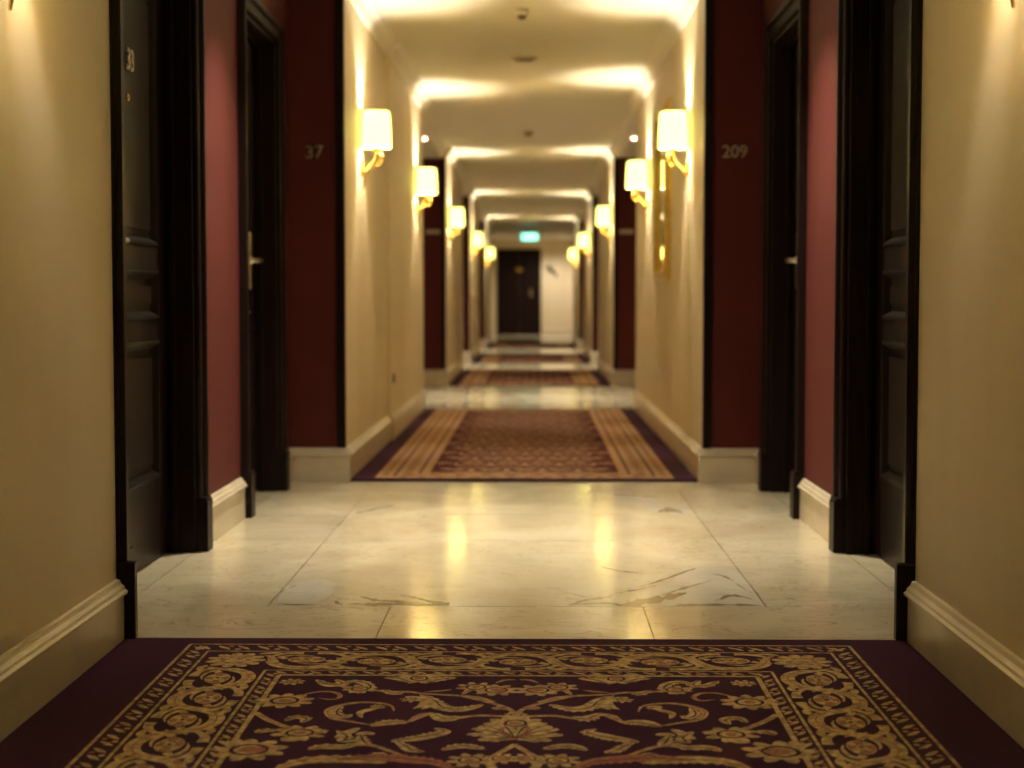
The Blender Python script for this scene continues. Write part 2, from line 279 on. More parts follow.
class Rug(MB):
    """ornament drawn as inlaid pile a fraction of a millimetre proud of the ground"""
    def __init__(s): super().__init__(); s.z0 = .0128; s.k = 0
    @property
    def z(s): s.k = (s.k+1) % 60; return s.z0+s.k*1.2e-6
    def ribbon(s, pts, w, kind=0, m=1, n=5, dz=0, T=None, jag=0):
        zz = s.z+dz; pts0 = pts
        P = catmull(pts, n) if n > 1 else [Vector(p) for p in pts]
        if T: P = [Vector(T(p.x, p.y)) for p in P]
        k = len(P); b = len(s.v)
        for i, p in enumerate(P):
            d = (P[min(i+1, k-1)]-P[max(i-1, 0)]); d = d.normalized() if d.length > 1e-7 else Vector((1, 0)); q = Vector((-d.y, d.x))
            t = i/(k-1)
            h = {0: .12+.88*math.sin(PI*t)**.75, 1: 1-.85*t, 2: 1, 3: .25+.75*math.sin(PI*min(1, .15+.8*t))}[kind]*w/2
            z_ = zz+i*8e-7; h2 = h*(1-(i % 2)*jag); s.v.append((p.x+q.x*h2, p.y+q.y*h2, z_)); s.v.append((p.x-q.x*h, p.y-q.y*h, z_))
        for i in range(k-1): s.face([b+2*i, b+2*i+1, b+2*i+3, b+2*i+2], m)
    def disc(s, x, y, rx, ry=None, m=1, dz=0, n=12, a0=0, T=None):
        ry = ry or rx; pts = []
        for i in range(n):
            w = 2*PI*i/n; u, v = rx*math.cos(w), ry*math.sin(w)
            p = (x+u*math.cos(a0)-v*math.sin(a0), y+u*math.sin(a0)+v*math.cos(a0)); pts.append(T(*p) if T else p)
        s.poly(pts, s.z+dz, m)
    def ring(s, x, y, rx, ry, w, m=1, dz=0, n=20, T=None):
        b = len(s.v)
        for i in range(n):
            a = 2*PI*i/n
            for k in (1, -1):
                p = (x+(rx+k*w/2)*math.cos(a), y+(ry+k*w/2)*math.sin(a)); p = T(*p) if T else p; s.v.append((*p, s.z+dz))
        for i in range(n):
            j = (i+1) % n; s.face([b+2*i, b+2*i+1, b+2*j+1, b+2*j], m)
    def flower(s, x, y, r, n, kind=0, T=None, ry=1.0):
        TT = (lambda u, v: T(x+u, y+v*ry)) if T else (lambda u, v: (x+u, y+v*ry))
        for i in range(n):
            a = 2*PI*i/n+.3; s.disc(math.cos(a)*r*.62, math.sin(a)*r*.62, r*.42, r*.22, 1, 0, 8, a, TT)
        s.disc(0, 0, r*.58, None, 1, .0001, 12, 0, TT)
        s.ring(0, 0, r*.46, r*.46, r*.12, 0, .0003, 14, TT)
        if kind == 1: s.disc(r*.1, 0, r*.36, r*.30, 2, .0004, 10, 0, TT)
        else:
            s.disc(0, 0, r*.22, None, 2, .0004, 8, 0, TT)
    def palmette(s, x, y, r, T=None, m2=2, up=1):
        TT = (lambda u, v: T(x+u, y+v*up)) if T else (lambda u, v: (x+u, y+v*up))
        for a in (-75, -45, -15, 15, 45, 75):
            w = math.radians(90+a); L = r*(1-.0022*abs(a))
            s.ribbon([(0, -.2*r), (math.cos(w)*L*.5, math.sin(w)*L*.5-.1*r), (math.cos(w)*L, math.sin(w)*L-.1*r)], r*.42, 0, 1, 3, .0001, TT)
        s.disc(0, .12*r, r*.34, r*.40, 1, .0002, 12, 0, TT)
        s.ring(0, .14*r, r*.26, r*.30, r*.08, 0, .0003, 14, TT)
        s.disc(0, .12*r, r*.16, r*.2, m2, .0004, 10, 0, TT)
        for k in (-1, 1):
            s.ribbon([(0, -.15*r), (k*.45*r, -.42*r), (k*.85*r, -.30*r), (k*.8*r, -.05*r)], r*.2, 0, 1, 4, .0001, TT)
    def border(s, x0, x1, y0, y1, wx, wy, step, sides='lrtb'):
        """three nested bands: guard, scrolling vine, guard; wx and wy are the band widths along x and y"""
        ax = [0, wx[0], wx[0]+wx[1], sum(wx)]; ay = [0, wy[0], wy[0]+wy[1], sum(wy)]
        lw = [.0085, .0075, .0075, .012]
        for i in range(4):
            a, c, d, e = x0+ax[i], x1-ax[i], y0+ay[i], y1-ay[i]; h = lw[i]
            for p in ([(a, d), (c, d)], [(c, d), (c, e)], [(c, e), (a, e)], [(a, e), (a, d)]): s.ribbon(p, h, 2, 1, 1)
        # side: (origin, tangent, inward, length, widths)
        SD = {'t': ((x0, y1), (1, 0), (0, -1), x1-x0, wy, wx), 'b': ((x0, y0), (1, 0), (0, 1), x1-x0, wy, wx),
              'l': ((x0, y1), (0, -1), (1, 0), y1-y0, wx, wy), 'r': ((x1, y1), (0, -1), (-1, 0), y1-y0, wx, wy)}
        for key in sides:
            (ox, oy), tg, inn, L, w, wo = SD[key]
            T = lambda t, v, ox=ox, oy=oy, tg=tg, inn=inn: (ox+tg[0]*t+inn[0]*v, oy+tg[1]*t+inn[1]*v)
            # guards
            for (va, vb, ta, q) in ((0, w[0], .02, .050), (w[0]+w[1], sum(w), sum(wo)-.02, .042)):
                k = int((L-2*ta)/q); q = (L-2*ta)/k
                for i in range(k):
                    t = ta+(i+.5)*q; hh = (vb-va); vm = (va+vb)/2
                    s.ribbon([(t-q*.36, vm-hh*.28), (t-q*.08, vm-hh*.05), (t+q*.1, vm+hh*.05), (t+q*.36, vm+hh*.28)], q*.30, 0, 1, 2, 0, T)
                    if i % 2: s.disc(t+q*.3, vm-hh*.2, q*.16, hh*.11, 2, .0001, 6, 0, T)
                    else: s.disc(t-q*.25, vm+hh*.22, q*.18, hh*.12, 1, .0001, 6, 0, T)
            # vine with rosettes
            v0, v1 = w[0]+.008, w[0]+w[1]-.008; vm = (v0+v1)/2; A = (v1-v0)/2-.016
            c0 = wo[0]+wo[1]/2; Lc = L-2*c0; k = 2*max(1, round(Lc/step/2)); st = Lc/k
            pts = []
            for i in range(k*8+1):
                t = c0+i*st/8; pts.append((t+.016*math.sin(2*PI*(t-c0)/st), vm-A*.96*math.cos(PI*(t-c0)/st)))
            s.ribbon(pts[2:-2], .034, 2, 1, 2, 0, T)
            s.ribbon(pts[2:-2], .004, 2, 2, 2, .0002, T)
            for i in range(1, k):
                t = c0+i*st; sg = 1 if i % 2 else -1
                # the crest passes on one side, the rosette nests on the other
                vc = vm-sg*A*.12
                s.disc(t, vc, st*.30, A*.47, 0, .0002, 20, 0, T); s.ring(t, vc, st*.255, A*.40, .006, 1, .0004, 22, T)
                for j in range(8):
                    a = 2*PI*j/8; s.disc(t+math.cos(a)*st*.18, vc+math.sin(a)*A*.30, st*.075, A*.13, 1 if j % 2 else 2, .0006, 7, 0, T)
                for kx, ky in ((-1, -1), (1, 1)):
                    s.ribbon([(t+kx*st*.30, vc+ky*A*.10), (t+kx*st*.40, vc+ky*A*.34), (t+kx*st*.26, vc+ky*A*.56), (t+kx*st*.06, vc+ky*A*.60), (t-kx*st*.08, vc+ky*A*.50)], .020, 1, 1, 4, .0003, T)
                s.disc(t, vc, st*.11, A*.20, 1, .0007, 8, 0, T); s.disc(t, vc, st*.04, A*.08, 0, .0009, 6, 0, T)
                for kx in (-1, 1):
                    s.ribbon([(t+kx*st*.10, vm-sg*A*1.05), (t+kx*st*.34, vm-sg*A*.98), (t+kx*st*.52, vm-sg*A*.62), (t+kx*st*.47, vm-sg*A*.30), (t+kx*st*.40, vm-sg*A*.40)], .026, 1, 1, 5, .0001, T)
                    s.ribbon([(t+kx*st*.40, vm-sg*A*1.02), (t+kx*st*.58, vm-sg*A*1.05), (t+kx*st*.74, vm-sg*A*.86)], .020, 0, 1, 4, .0001, T)
                    s.ribbon([(t+kx*st*.40, vm+sg*A*.42), (t+kx*st*.52, vm+sg*A*.20), (t+kx*st*.50, vm-sg*A*.05)], .020, 0, 1, 4, .0003, T)
                    s.disc(t+kx*st*.62, vm-sg*A*.70, st*.05, A*.10, 2, .0003, 7, 0, T)
        for cx, sx in ((x0, 1), (x1, -1)):
            for cy, sy in ((y1, -1), (y0, 1)):
                x = cx+sx*(wx[0]+wx[1]/2); y = cy+sy*(wy[0]+wy[1]/2)
                s.disc(x, y, wx[1]*.44, wy[1]*.42, 0, .0005, 16)
                for j in range(11):
                    a = 2*PI*j/11; s.disc(x+math.cos(a)*wx[1]*.31, y+math.sin(a)*wy[1]*.30, wx[1]*.11, wy[1]*.075, 1, .0007, 7, a)
                s.disc(x, y, wx[1]*.27, wy[1]*.25, 1, .0007, 14)
                for j in range(6):
                    a = 2*PI*j/6; s.disc(x+math.cos(a)*wx[1]*.17, y+math.sin(a)*wy[1]*.17, wx[1]*.05, wy[1]*.05, 2, .0009, 6)
def ground(r, hw, y0, y1, edge=0):
    r.box(-hw, hw, y0, y1, .0003, .012, 0)
# the near carpet: border plus mirrored arabesque field
r = Rug(); ground(r, NEAR-.001, -1.95, NEARY)
X0, X1, YB, YT = -.850, .874, 1.86, 4.150
r.border(X0, X1, YB, YT, (.062, .183, .042), (.083, .210, .050), .1775)
XC = .012; YM = 3.005
for my in (0, 1):
    for mx in (1, -1):
        T = lambda x, y, mx=mx, my=my: (XC+mx*x, (2*YM-y) if my else y)
        for w, k, c, pts in RIB:
            big = w >= .03
            r.ribbon(pts, w*(1.1 if big else 1), k, 2 if c else 1, 5, .0001 if c else 0, T, .42 if big else 0)
            if big: r.ribbon(pts, .0045, 0, 0, 5, .0003, T)
            elif w < .017: r.ribbon(pts, .0035, 0, 2, 5, .0003, T)
        for kind, x, y, rad, n in FLO:
            if kind == 2: r.palmette(x, y, rad*1.5, T, 2, -1)
            else: r.flower(x, y, rad*1.2, n+2, kind, T)
    T = lambda x, y, my=my: (XC+x, (2*YM-y) if my else y)
    r.palmette(0, 3.36, .085, T, 2, 1)
K = .9858; r.v = r.v[:8]+[(.052+(x-.052)*K, y*K, z) for x, y, z in r.v[8:]]
tag(r.build('carpet_runner', ['plum', 'gold', 'rose'], recalc=False), 'dark plum carpet with gold scrollwork border filling the foreground floor', 'carpet')
def far_rug(y0, y1, label, fine):
    r = Rug(); ground(r, HALL-.001, y0+.012, y1-.012)
    a, b = y0+.06, y1-.06
    hw = .752
    # broad tan bands of the border, with narrower dark lines between them
    def frame(o0, o1, m, dz):
        for p in (((-hw+o0, a+o0), (hw-o0, a+o1)), ((-hw+o0, b-o1), (hw-o0, b-o0)), ((-hw+o0, a+o1), (-hw+o1, b-o1)), ((hw-o1, a+o1), (hw-o0, b-o1))):
            r.poly([(p[0][0], p[0][1]), (p[1][0], p[0][1]), (p[1][0], p[1][1]), (p[0][0], p[1][1])], r.z+dz, m)
    frame(0, .085, 1, -.0003); frame(.098, .205, 1, -.0003); frame(.218, .262, 1, -.0003); frame(.262, .285, 3, -.0003)
    # small dark figures on the tan bands
    if fine:
        for o, q in ((.042, .09), (.15, .13)):
            for sx in (-1, 1):
                k = int((b-a-.2)/q)
                for i in range(k):
                    y = a+.1+(i+.5)*q; x = sx*(hw-o)
                    r.disc(x, y, q*.17, q*.26, 3, 0, 8); r.disc(x, y, q*.07, q*.12, 1, .0002, 6)
            k = int((2*hw-.2)/q)
            for i in range(k):
                x = -hw+.1+(i+.5)*q; r.disc(x, a+o, q*.26, q*.17, 3, 0, 8); r.disc(x, b-o, q*.26, q*.17, 3, 0, 8)
    fx = hw-.285; ya, yb = a+.285, b-.285
    r.poly([(-fx, ya), (fx, ya), (fx, yb), (-fx, yb)], r.z-.0003, 3)
    nx = 5; sx = 2*fx/nx; sy = .30; ny = int((yb-ya)/sy); sy = (yb-ya)/ny
    for j in range(ny):
        off = .5 if j % 2 else 0
        for i in range(nx + (0 if off else 0)):
            x = -fx+(i+.5)*sx+(sx/2 if off else 0)
            if x > fx-.04: r.flower(x-.02, ya+(j+.5)*sy, .06, 6); r.flower(-fx+.02, ya+(j+.5)*sy, .06, 6); continue
            y = ya+(j+.5)*sy
            if fine:
                r.palmette(x, y, sx*.44, None, 2, 1 if j % 2 else -1)
                for k in (-1, 1):
                    if abs(x+k*sx*.55) < fx:
                        r.ribbon([(x, y-sy*.3), (x+k*sx*.26, y-sy*.52), (x+k*sx*.50, y-sy*.30), (x+k*sx*.50, y+sy*.1)], .024, 0, 1, 4, .0001)
                        r.ribbon([(x+k*sx*.1, y+sy*.42), (x+k*sx*.3, y+sy*.55), (x+k*sx*.5, y+sy*.4)], .024, 0, 1, 4, .0001)
                if abs(x+sx/2) < fx: r.flower(x+sx/2, y, sx*.15, 6)
            else:
                r.disc(x, y, sx*.36, sy*.32, 1, 0, 8); r.disc(x, y, sx*.14, sy*.14, 3, .0002, 6)
    return tag(r.build('carpet_runner', ['plum', 'tan', 'rose', 'wine'], recalc=False), label, 'carpet')
far_rug(*stretches[0], 'patterned gold and wine carpet beyond the first bay of marble floor', True)
far_rug(*stretches[1], 'second patterned carpet, beyond the marble strip under the paired downlights', False)
far_rug(*stretches[2], 'third patterned carpet down the corridor, between two distant marble strips', False)
far_rug(*stretches[3], 'farthest carpet, last before the dark door at the corridor end', False)
# ------------------------------------------------------------------ walls
def wall(name, x0, x1, y0, y1, z0, z1, m): return S(MB().box(x0, x1, y0, y1, z0, z1).build(name, m))
def side(s): return 'left' if s < 0 else 'right'
for s in (-1, 1):
    wall('wall_'+side(s), s*NEAR, s*1.5, -2.0, NEARY-.02, 0, CEIL+.02, 'cream')
    for i, (a, b) in enumerate(stretches):
        w = MB().box(s*HALL, s*1.5, a, b, 0, CEIL+.02)
        if i == 0 and s < 0: w.box(s*(HALL-.022), s*HALL, 10.15, b-.001, 0, CEIL)   # the wall steps forward here
        S(w.build('wall_'+side(s), 'cream'))
    # red bays: side wall with door openings in the first bay
    a, b = bays[0]
    w = MB()
    D = [(4.62, 5.69), (6.67, 7.53)]
    ys = [a-.02, D[0][0], D[0][1], D[1][0], D[1][1], b+.02]
    for k in (0, 2, 4): w.box(s*NICHE, s*1.5, ys[k], ys[k+1], 0, SOF+.01)
    for d in D:
        w.box(s*NICHE, s*1.5, d[0], d[1], 2.11, SOF+.01)
        w.box(s*1.36, s*1.5, d[0], d[1], 0, 2.11)
    S(w.build('wall_'+side(s), 'red'))
    for a, b in bays[1:]: wall('wall_'+side(s), s*NICHE, s*1.5, a, b, 0, SOF+.01, 'red')
    wall('wall_'+side(s), s*NICHE, s*1.5, 34.33, ENDY, 0, CEIL+.02, 'cream')
    # red faces of the piers that look back down the corridor, and their outer faces
    for i, (a, b) in enumerate(stretches):
        wall('wall_pier_'+side(s), s*HALL, s*(NICHE-.001), a-.012, a-.0005, 0, SOF+.0, 'red')
        wall('wall_pier_'+side(s), s*HALL, s*(NICHE-.001), b+.0005, b+.012, 0, SOF, 'red' if i < 3 else 'cream')
wall('wall_end', -1.5, 1.5, ENDY, ENDY+.15, 0, CEIL+.02, 'cream')
wall('wall_back', -1.5, 1.5, -2.15, -2.0, 0, CEIL+.02, 'cream')
# ceiling: flat over the middle, dropped soffits at the sides of the red bays
c = MB().box(-1.5, 1.5, -2.15, ENDY+.15, CEIL, CEIL+.12)
S(c.build('ceiling', 'ceiling'))
for (a, b) in bays:
    for s in (-1, 1): S(MB().box(s*.93, s*1.5, a+.001, b-.013, SOF, CEIL+.001).build('ceiling_soffit', 'ceiling'))
# crown moulding: cove profile, u away from the wall, v down from the ceiling
CR = [(0, 0), (0, -.092), (.010, -.092), (.014, -.078), (.020, -.070), (.030, -.045), (.048, -.026), (.066, -.018), (.070, -.008), (.082, -.006), (.082, 0)]
def straight(prof, s, xw, y0, y1, z, mb):
    b = len(mb.v); k = len(prof)
    for y in (y0, y1):
        for u, v in prof: mb.v.append((s*(xw-u), y, z+v))
    for a in range(k): mb.face([b+a, b+(a+1) % k, b+k+(a+1) % k, b+k+a])
    mb.face([b+a for a in range(k)]); mb.face([b+k+a for a in reversed(range(k))])
for s in (-1, 1):
    for (a, b, xw) in [(-2, NEARY-.02, NEAR)]+[(a, b, HALL) for a, b in stretches]+[(34.33, ENDY, NICHE)]:
        mb = MB()
        if (a, xw, s) == (7.93, HALL, -1):
            straight(CR, s, xw, a, 10.15, CEIL, mb); straight(CR, s, xw-.022, 10.15, b, CEIL, mb)
        else: straight(CR, s, xw, a, b, CEIL, mb)
        S(mb.build('trim_crown_'+side(s), 'crown'))
    for (a, b) in bays:
        mb = MB(); straight([(0, 0), (0, -.105), (.012, -.105), (.016, -.09), (.030, -.05), (.05, -.02), (.06, 0)], s, .93, a, b, CEIL-.0, mb)
        S(mb.build('trim_crown_'+side(s), 'crown'))
# baseboards: stone skirting with a moulded lip
BB = [(0, 0), (.020, 0), (.020, .128), (.024, .131), (.030, .134), (.031, .141), (.024, .146), (.022, .153), (.014, .160), (.009, .170), (0, .172)]
def bb(s, xw, y0, y1):
    mb = MB(); straight(BB, s, xw, y0, y1, 0, mb); return S(mb.build('baseboard_'+side(s), 'stone'))
def bb_face(s, x0, x1, y):      # across a pier face, looking back towards the camera
    mb = MB(); k = len(BB); b = len(mb.v)
    for x in (x0, x1):
        for u, v in BB: mb.v.append((x, y-u, v))
    for a in range(k): mb.face([b+a, b+(a+1) % k, b+k+(a+1) % k, b+k+a])
    mb.face([b+a for a in range(k)]); mb.face([b+k+a for a in reversed(range(k))])
    S(mb.build('baseboard_'+side(s), 'stone'))
for s in (-1, 1):
    bb(s, NEAR, -2, NEARY-.022)
    bb(s, NICHE, 5.79, 6.57)
    bb(s, NICHE, 7.63, 7.90)
    for i, (a, b) in enumerate(stretches):
        if i == 0 and s < 0: bb(s, HALL, a-.012, 10.15); bb(s, HALL-.022, 10.15, b)
        else: bb(s, HALL, a-.012, b)
        bb_face(s, s*(HALL-.020), s*(NICHE-.002), a-.012)
    for (a, b) in bays[1:]: bb(s, NICHE, a+.013, b-.045)
    bb(s, NICHE, 34.35, ENDY-.002)
bb_face(1, .31, NICHE-.033, ENDY); bb_face(-1, -NICHE+.033, -1.03, ENDY)
# dark wooden corner strips on the pier edges and at the end of the near walls
for s in (-1, 1):
    for (a, b) in stretches:
        S(MB().box(s*(HALL+.001), s*(HALL+.042), a-.030, a-.012, .172, SOF-.001).build('trim_corner_'+side(s), 'wood', bevel=.003))
    t = MB(); t.box(s*(NEAR-.008), s*(NICHE+.0), NEARY-.020, NEARY+.012, .215, CEIL-.1)
    t.box(s*(NEAR-.026), s*(NEAR+.020), NEARY-.010, NEARY+.024, .215, CEIL-.1)
    t.box(s*(NEAR-.048), s*(NICHE), NEARY-.018, NEARY+.012, .0125, .215)
    S(t.build('trim_corner_'+side(s), 'wood', bevel=.004))
# ------------------------------------------------------------------ doors in the first bay
AR = [(0, 0), (0, .016), (.006, .022), (.014, .024), (.020, .018), (.046, .022), (.052, .030), (.060, .036), (.078, .036), (.085, .030), (.085, 0)]
def text_mesh(name, txt, size, m, parent=None, depth=.004):
    cu = bpy.data.curves.new(name, 'FONT'); cu.body = txt; cu.size = size; cu.extrude = depth/2; cu.bevel_depth = size*.012
    cu.align_x = 'CENTER'; cu.align_y = 'CENTER'
    tmp = bpy.data.objects.new('tmp', cu); COL.objects.link(tmp)
    me = bpy.data.meshes.new_from_object(tmp.evaluated_get(bpy.context.evaluated_depsgraph_get()))
    bpy.data.objects.remove(tmp); me.materials.clear(); me.materials.append(M[m])
    o = bpy.data.objects.new(name, me); COL.objects.link(o); o.parent = parent
    return o
def door(num, s, y0, y1, number, handle_far=True):
    """local frame: x across the corridor seen from its middle (+x into the corridor), the wall plane at x = 0"""
    root = empty('door_%d' % num, (s*NICHE, 0, 0), 0 if s < 0 else PI); S(root)
    q = 1 if s < 0 else -1                     # rotation by pi turns y round as well
    Y0, Y1 = sorted((q*y0, q*y1)); far = (Y1 if q > 0 else Y0) if handle_far else (Y0 if q > 0 else Y1)
    # architrave swept round the opening
    a = MB(); path = [(0, Y0, 0.0), (0, Y0, 2.11), (0, Y1, 2.11), (0, Y1, 0.0)]
    a.sweep(AR, [(0, Y1, .19), (0, Y1, 2.11), (0, Y0, 2.11), (0, Y0, .19)], (1, 0, 0))
    # make sure the profile runs outwards
    if max(abs(v[1]-(Y0+Y1)/2) for v in a.v) < (Y1-Y0)/2+.05:
        a = MB(); a.sweep(AR, [(0, Y0, .19), (0, Y0, 2.11), (0, Y1, 2.11), (0, Y1, .19)], (1, 0, 0))
    a.build('architrave', 'wood', root)
    for ya, yb in ((Y0-.092, Y0+.0), (Y1, Y1+.092)):
        p = MB(); p.box(0, .046, ya, yb, .0005, .185); p.box(0, .042, ya+.004, yb-.004, .185, .196); p.build('plinth_block', 'wood', root, bevel=.003)
    # jambs and head lining with a stop bead
    j = MB(); D = -.195
    for ya, yb in ((Y0, Y0+.018), (Y1-.018, Y1)): j.box(D, .004, ya, yb, .0005, 2.11)
    j.box(D, .004, Y0, Y1, 2.092, 2.11)
    for ya, yb in ((Y0+.018, Y0+.034), (Y1-.034, Y1-.018)): j.box(-.078, -.058, ya, yb, .0005, 2.092)
    j.box(-.078, -.058, Y0+.018, Y1-.018, 2.076, 2.092)
    j.build('jamb', 'wood', root, bevel=.003)
    # leaf: stiles and rails around recessed panels with raised fields
    XF = -.095; XB = -.140; l = MB(); a0, a1 = Y0+.020, Y1-.020
    st = .115; mid = (a0+a1)/2
    rails = [(.006, .285), (.765, .835), (1.005, 1.085), (1.955, 2.088)]
    l.box(XB, XF, a0, a0+st, .006, 2.088); l.box(XB, XF, a1-st, a1, .006, 2.088)
    for r0, r1 in rails: l.box(XB, XF, a0+st, a1-st, r0, r1)
    pan = [(.285, .765), (.835, 1.005), (1.085, 1.955)]
    for r0, r1 in pan: l.box(XB+.008, XF-.018, a0+st, a1-st, r0, r1)
    leaf = l.build('leaf', 'wood', root, bevel=.002)
    BD = [(0, -.018), (0, .006), (.008, .009), (.016, .004), (.022, -.006), (.030, -.018)]
    for r0, r1 in pan:
        b = MB(); u0, u1 = a0+st, a1-st
        loop = [(XF, u0, r0), (XF, u1, r0), (XF, u1, r1), (XF, u0, r1)]
        b.sweep(BD, loop, (1, 0, 0), closed=True)
        b.box(XF-.019, XF-.008, u0+.055, u1-.055, r0+.055, r1-.055)
        b.build('panel', 'wood', leaf)
    # lever handle on a long backplate
    hy = far-(.19 if (q > 0) == handle_far else -.19)
    h = MB(); h.box(XF, XF+.013, hy-.026, hy+.026, .955, 1.215); h.build('handle_plate', 'steel', root, bevel=.006)
    h = MB(); h.lathe([(.021, 0), (.022, .006), (.013, .012), (.011, .030), (.012, .050)], (XF+.007, hy, 1.085), 18, 'x')
    dd = -1 if (q > 0) == handle_far else 1
    h.tube([(XF+.052, hy, 1.085), (XF+.060, hy+dd*.02, 1.085), (XF+.062, hy+dd*.06, 1.084), (XF+.060, hy+dd*.105, 1.086), (XF+.056, hy+dd*.120, 1.087)], [.011, .010, .0085, .009, .007], 12)
    h.build('handle', 'steel', root)
    h = MB(); h.lathe([(.012, 0), (.013, .004), (.009, .007), (.004, .005)], (XF, mid+q*.02, 1.555), 16, 'x'); h.build('peephole', 'brass', root)
    if number:
        t = text_mesh('door_number', number, .098, 'steel', root); t.location = (XF+.003, mid+q*.05, 1.675); t.rotation_euler = (PI/2, 0, PI/2)
    return root
door(1, -1, 4.62, 5.69, '33', False); door(2, -1, 6.67, 7.53, None); door(3, 1, 4.62, 5.69, None, False); door(4, 1, 6.67, 7.53, None)
# room numbers in relief on the red piers
def pier_number(txt, x, y, z, label, sz=.088):
    t = text_mesh('room_number', txt, sz, 'steel'); t.location = (x, y, z); t.rotation_euler = (PI/2, 0, 0)
    return tag(t, label, 'room number', 'metal room numbers on the red piers')
pier_number('37', -1.035, 7.9165, 1.63, 'metal room number 37 on the near left red pier')
pier_number('209', 1.035, 7.9165, 1.63, 'metal room number 209 on the near right red pier', .084)
def plate(x, y, z, label):
    o = MB().box(-.075, .075, -.008, 0, -.022, .022).build('room_plate', 'steel', None, (x, y, z), bevel=.004)
    return tag(o, label, 'room plate', 'number plates on the second red piers')
plate(-1.02, 16.9285, 1.63, 'small pale number plate on the far left red pier')
plate(1.02, 16.9285, 1.63, 'small pale number plate on the far right red pier beyond the mirror')
# end door: a pair of dark leaves in a frame
e = empty('door_5', (-.36, ENDY, 0)); S(e, 'dark door closing the far end of the corridor')
f = MB(); f.sweep(AR, [(-.50, 0, 0), (-.50, 0, 2.19), (.50, 0, 2.19), (.50, 0, 0)], (0, -1, 0))
if max(abs(v[0]) for v in f.v) < .55: f = MB(); f.sweep(AR, [(.50, 0, 0), (.50, 0, 2.19), (-.50, 0, 2.19), (-.50, 0, 0)], (0, -1, 0))
f.build('architrave', 'wood', e)
for s in (-1, 1):
    l = MB(); l.box(s*.002, s*.50, -.012, -.001, .005, 2.19)
    for z0, z1 in ((.15, .9), (1.05, 2.05)):
        l.sweep([(0, 0), (0, .008), (.012, .008), (.02, 0)], [(s*.25-.17, -.012, z0), (s*.25+.17, -.012, z0), (s*.25+.17, -.012, z1), (s*.25-.17, -.012, z1)], (0, -1, 0), closed=True)
    l.build('leaf', 'wood', e)
h = MB(); h.box(.30, .34, -.020, -.012, 1.0, 1.22); h.tube([(.32, -.02, 1.1), (.32, -.06, 1.1), (.25, -.065, 1.1)], .01, 8); h.build('handle', 'steel', e)
p = MB(); p.box(-.08, .10, -.018, -.012, 1.68, 1.77); p.build('door_plate', 'brass', e, bevel=.003)
# ------------------------------------------------------------------ wall sconces
def make_sconce():
    root = empty('wall_sconce', (0, 0, 0))
    b = MB(); b.lathe([(.001, .016), (.020, .014), (.030, .008), (.034, 0)], (0, 0, 0), 24, 'x')
    b.v = [(x, y, z*1.6) for x, y, z in b.v]; b.build('backplate', 'brass', root)
    a = MB()
    a.tube([(.012, 0, -.118), (.016, 0, -.085), (.018, 0, -.040), (.036, 0, -.012), (.052, 0, .004), (.070, 0, .024), (.083, 0, .050), (.090, 0, .084), (.094, 0, .115)],
           [.0035, .006, .008, .009, .009, .009, .008, .008, .008], 12)
    a.tube([(.008, 0, -.01), (.022, 0, -.022), (.036, 0, -.012)], .008, 10)
    a.tube([(.094, 0, .082), (.112, 0, .070), (.120, 0, .046), (.110, 0, .022), (.092, 0, .012), (.078, 0, .020)], [.005, .007, .009, .008, .006, .004], 10)
    a.build('arm', 'brass', root)
    c = MB(); c.lathe([(.006, .085), (.018, .090), (.026, .100), (.028, .104), (.012, .108), (.011, .135)], (.088, 0, 0), 20); c.build('cup', 'brass', root)
    # drum shade, slightly tapered, open at both ends, with a wall thickness
    o = [(.0795, .103), (.0800, .107), (.0795, .125), (.0775, .190), (.0745, .250), (.0715, .282), (.0670, .297), (.0630, .300)]
    i = [(.0610, .296), (.0685, .280), (.0715, .250), (.0745, .190), (.0765, .125), (.0770, .107)]
    sh = MB(); sh.lathe(o+i, (.088, 0, 0), 40, closed=True); sh.build('lamp_shade', 'shade', root)
    bl = MB(); bl.lathe([(.008, .125), (.012, .138), (.013, .150), (.009, .166), (.003, .176)], (.088, 0, 0), 14); bl.build('bulb', 'bulb', root)
    ld = bpy.data.lights.new('bulb_light', 'POINT'); ld.energy = SCONCE_W; ld.color = (1, .925, .83); ld.shadow_soft_size = .018
    lo = bpy.data.objects.new('bulb_light', ld); COL.objects.link(lo); lo.parent = root; lo.location = (.088, 0, .225)
    return root
spots = [(-1, NEAR, 3.33, 'brass lamp arm at the top left corner above the near wall'), (1, NEAR, 3.33, 'brass lamp arm at the top right corner above the near wall')]
for yl, yr, words in ((8.65, 8.70, ('nearest whole lamp on the {} wall, just past the pier with the number {}', None)), (12.35, 11.75, 0), (17.6, 17.4, 1), (24.0, 24.3, 2), (30.8, 31.4, 3)):
    for s in (-1, 1):
        y = yl if s < 0 else yr; sd = side(s)
        if words == 0: lb = 'cream shaded brass wall lamp, second in view along the %s wall' % sd + (', above the wall socket' if s < 0 else ', beyond the gilt mirror')
        elif words == 1: lb = 'cream wall lamp beside the %s room plate, third along that wall' % sd
        elif words == 2: lb = 'small wall lamp, fourth along the %s side of the corridor' % sd
        elif words == 3: lb = 'smallest farthest wall lamp on the %s, nearest the end door' % sd
        else: lb = 'largest lit cream shaded brass wall lamp just past room number %s' % ('37' if s < 0 else '209')
        xw = HALL-(.022 if (s < 0 and 10.15 < y < 13.2) else 0)
        spots.append((s, xw, y, lb))
proto = make_sconce(); BULB = [c for c in proto.children if c.type == 'LIGHT'][0].data
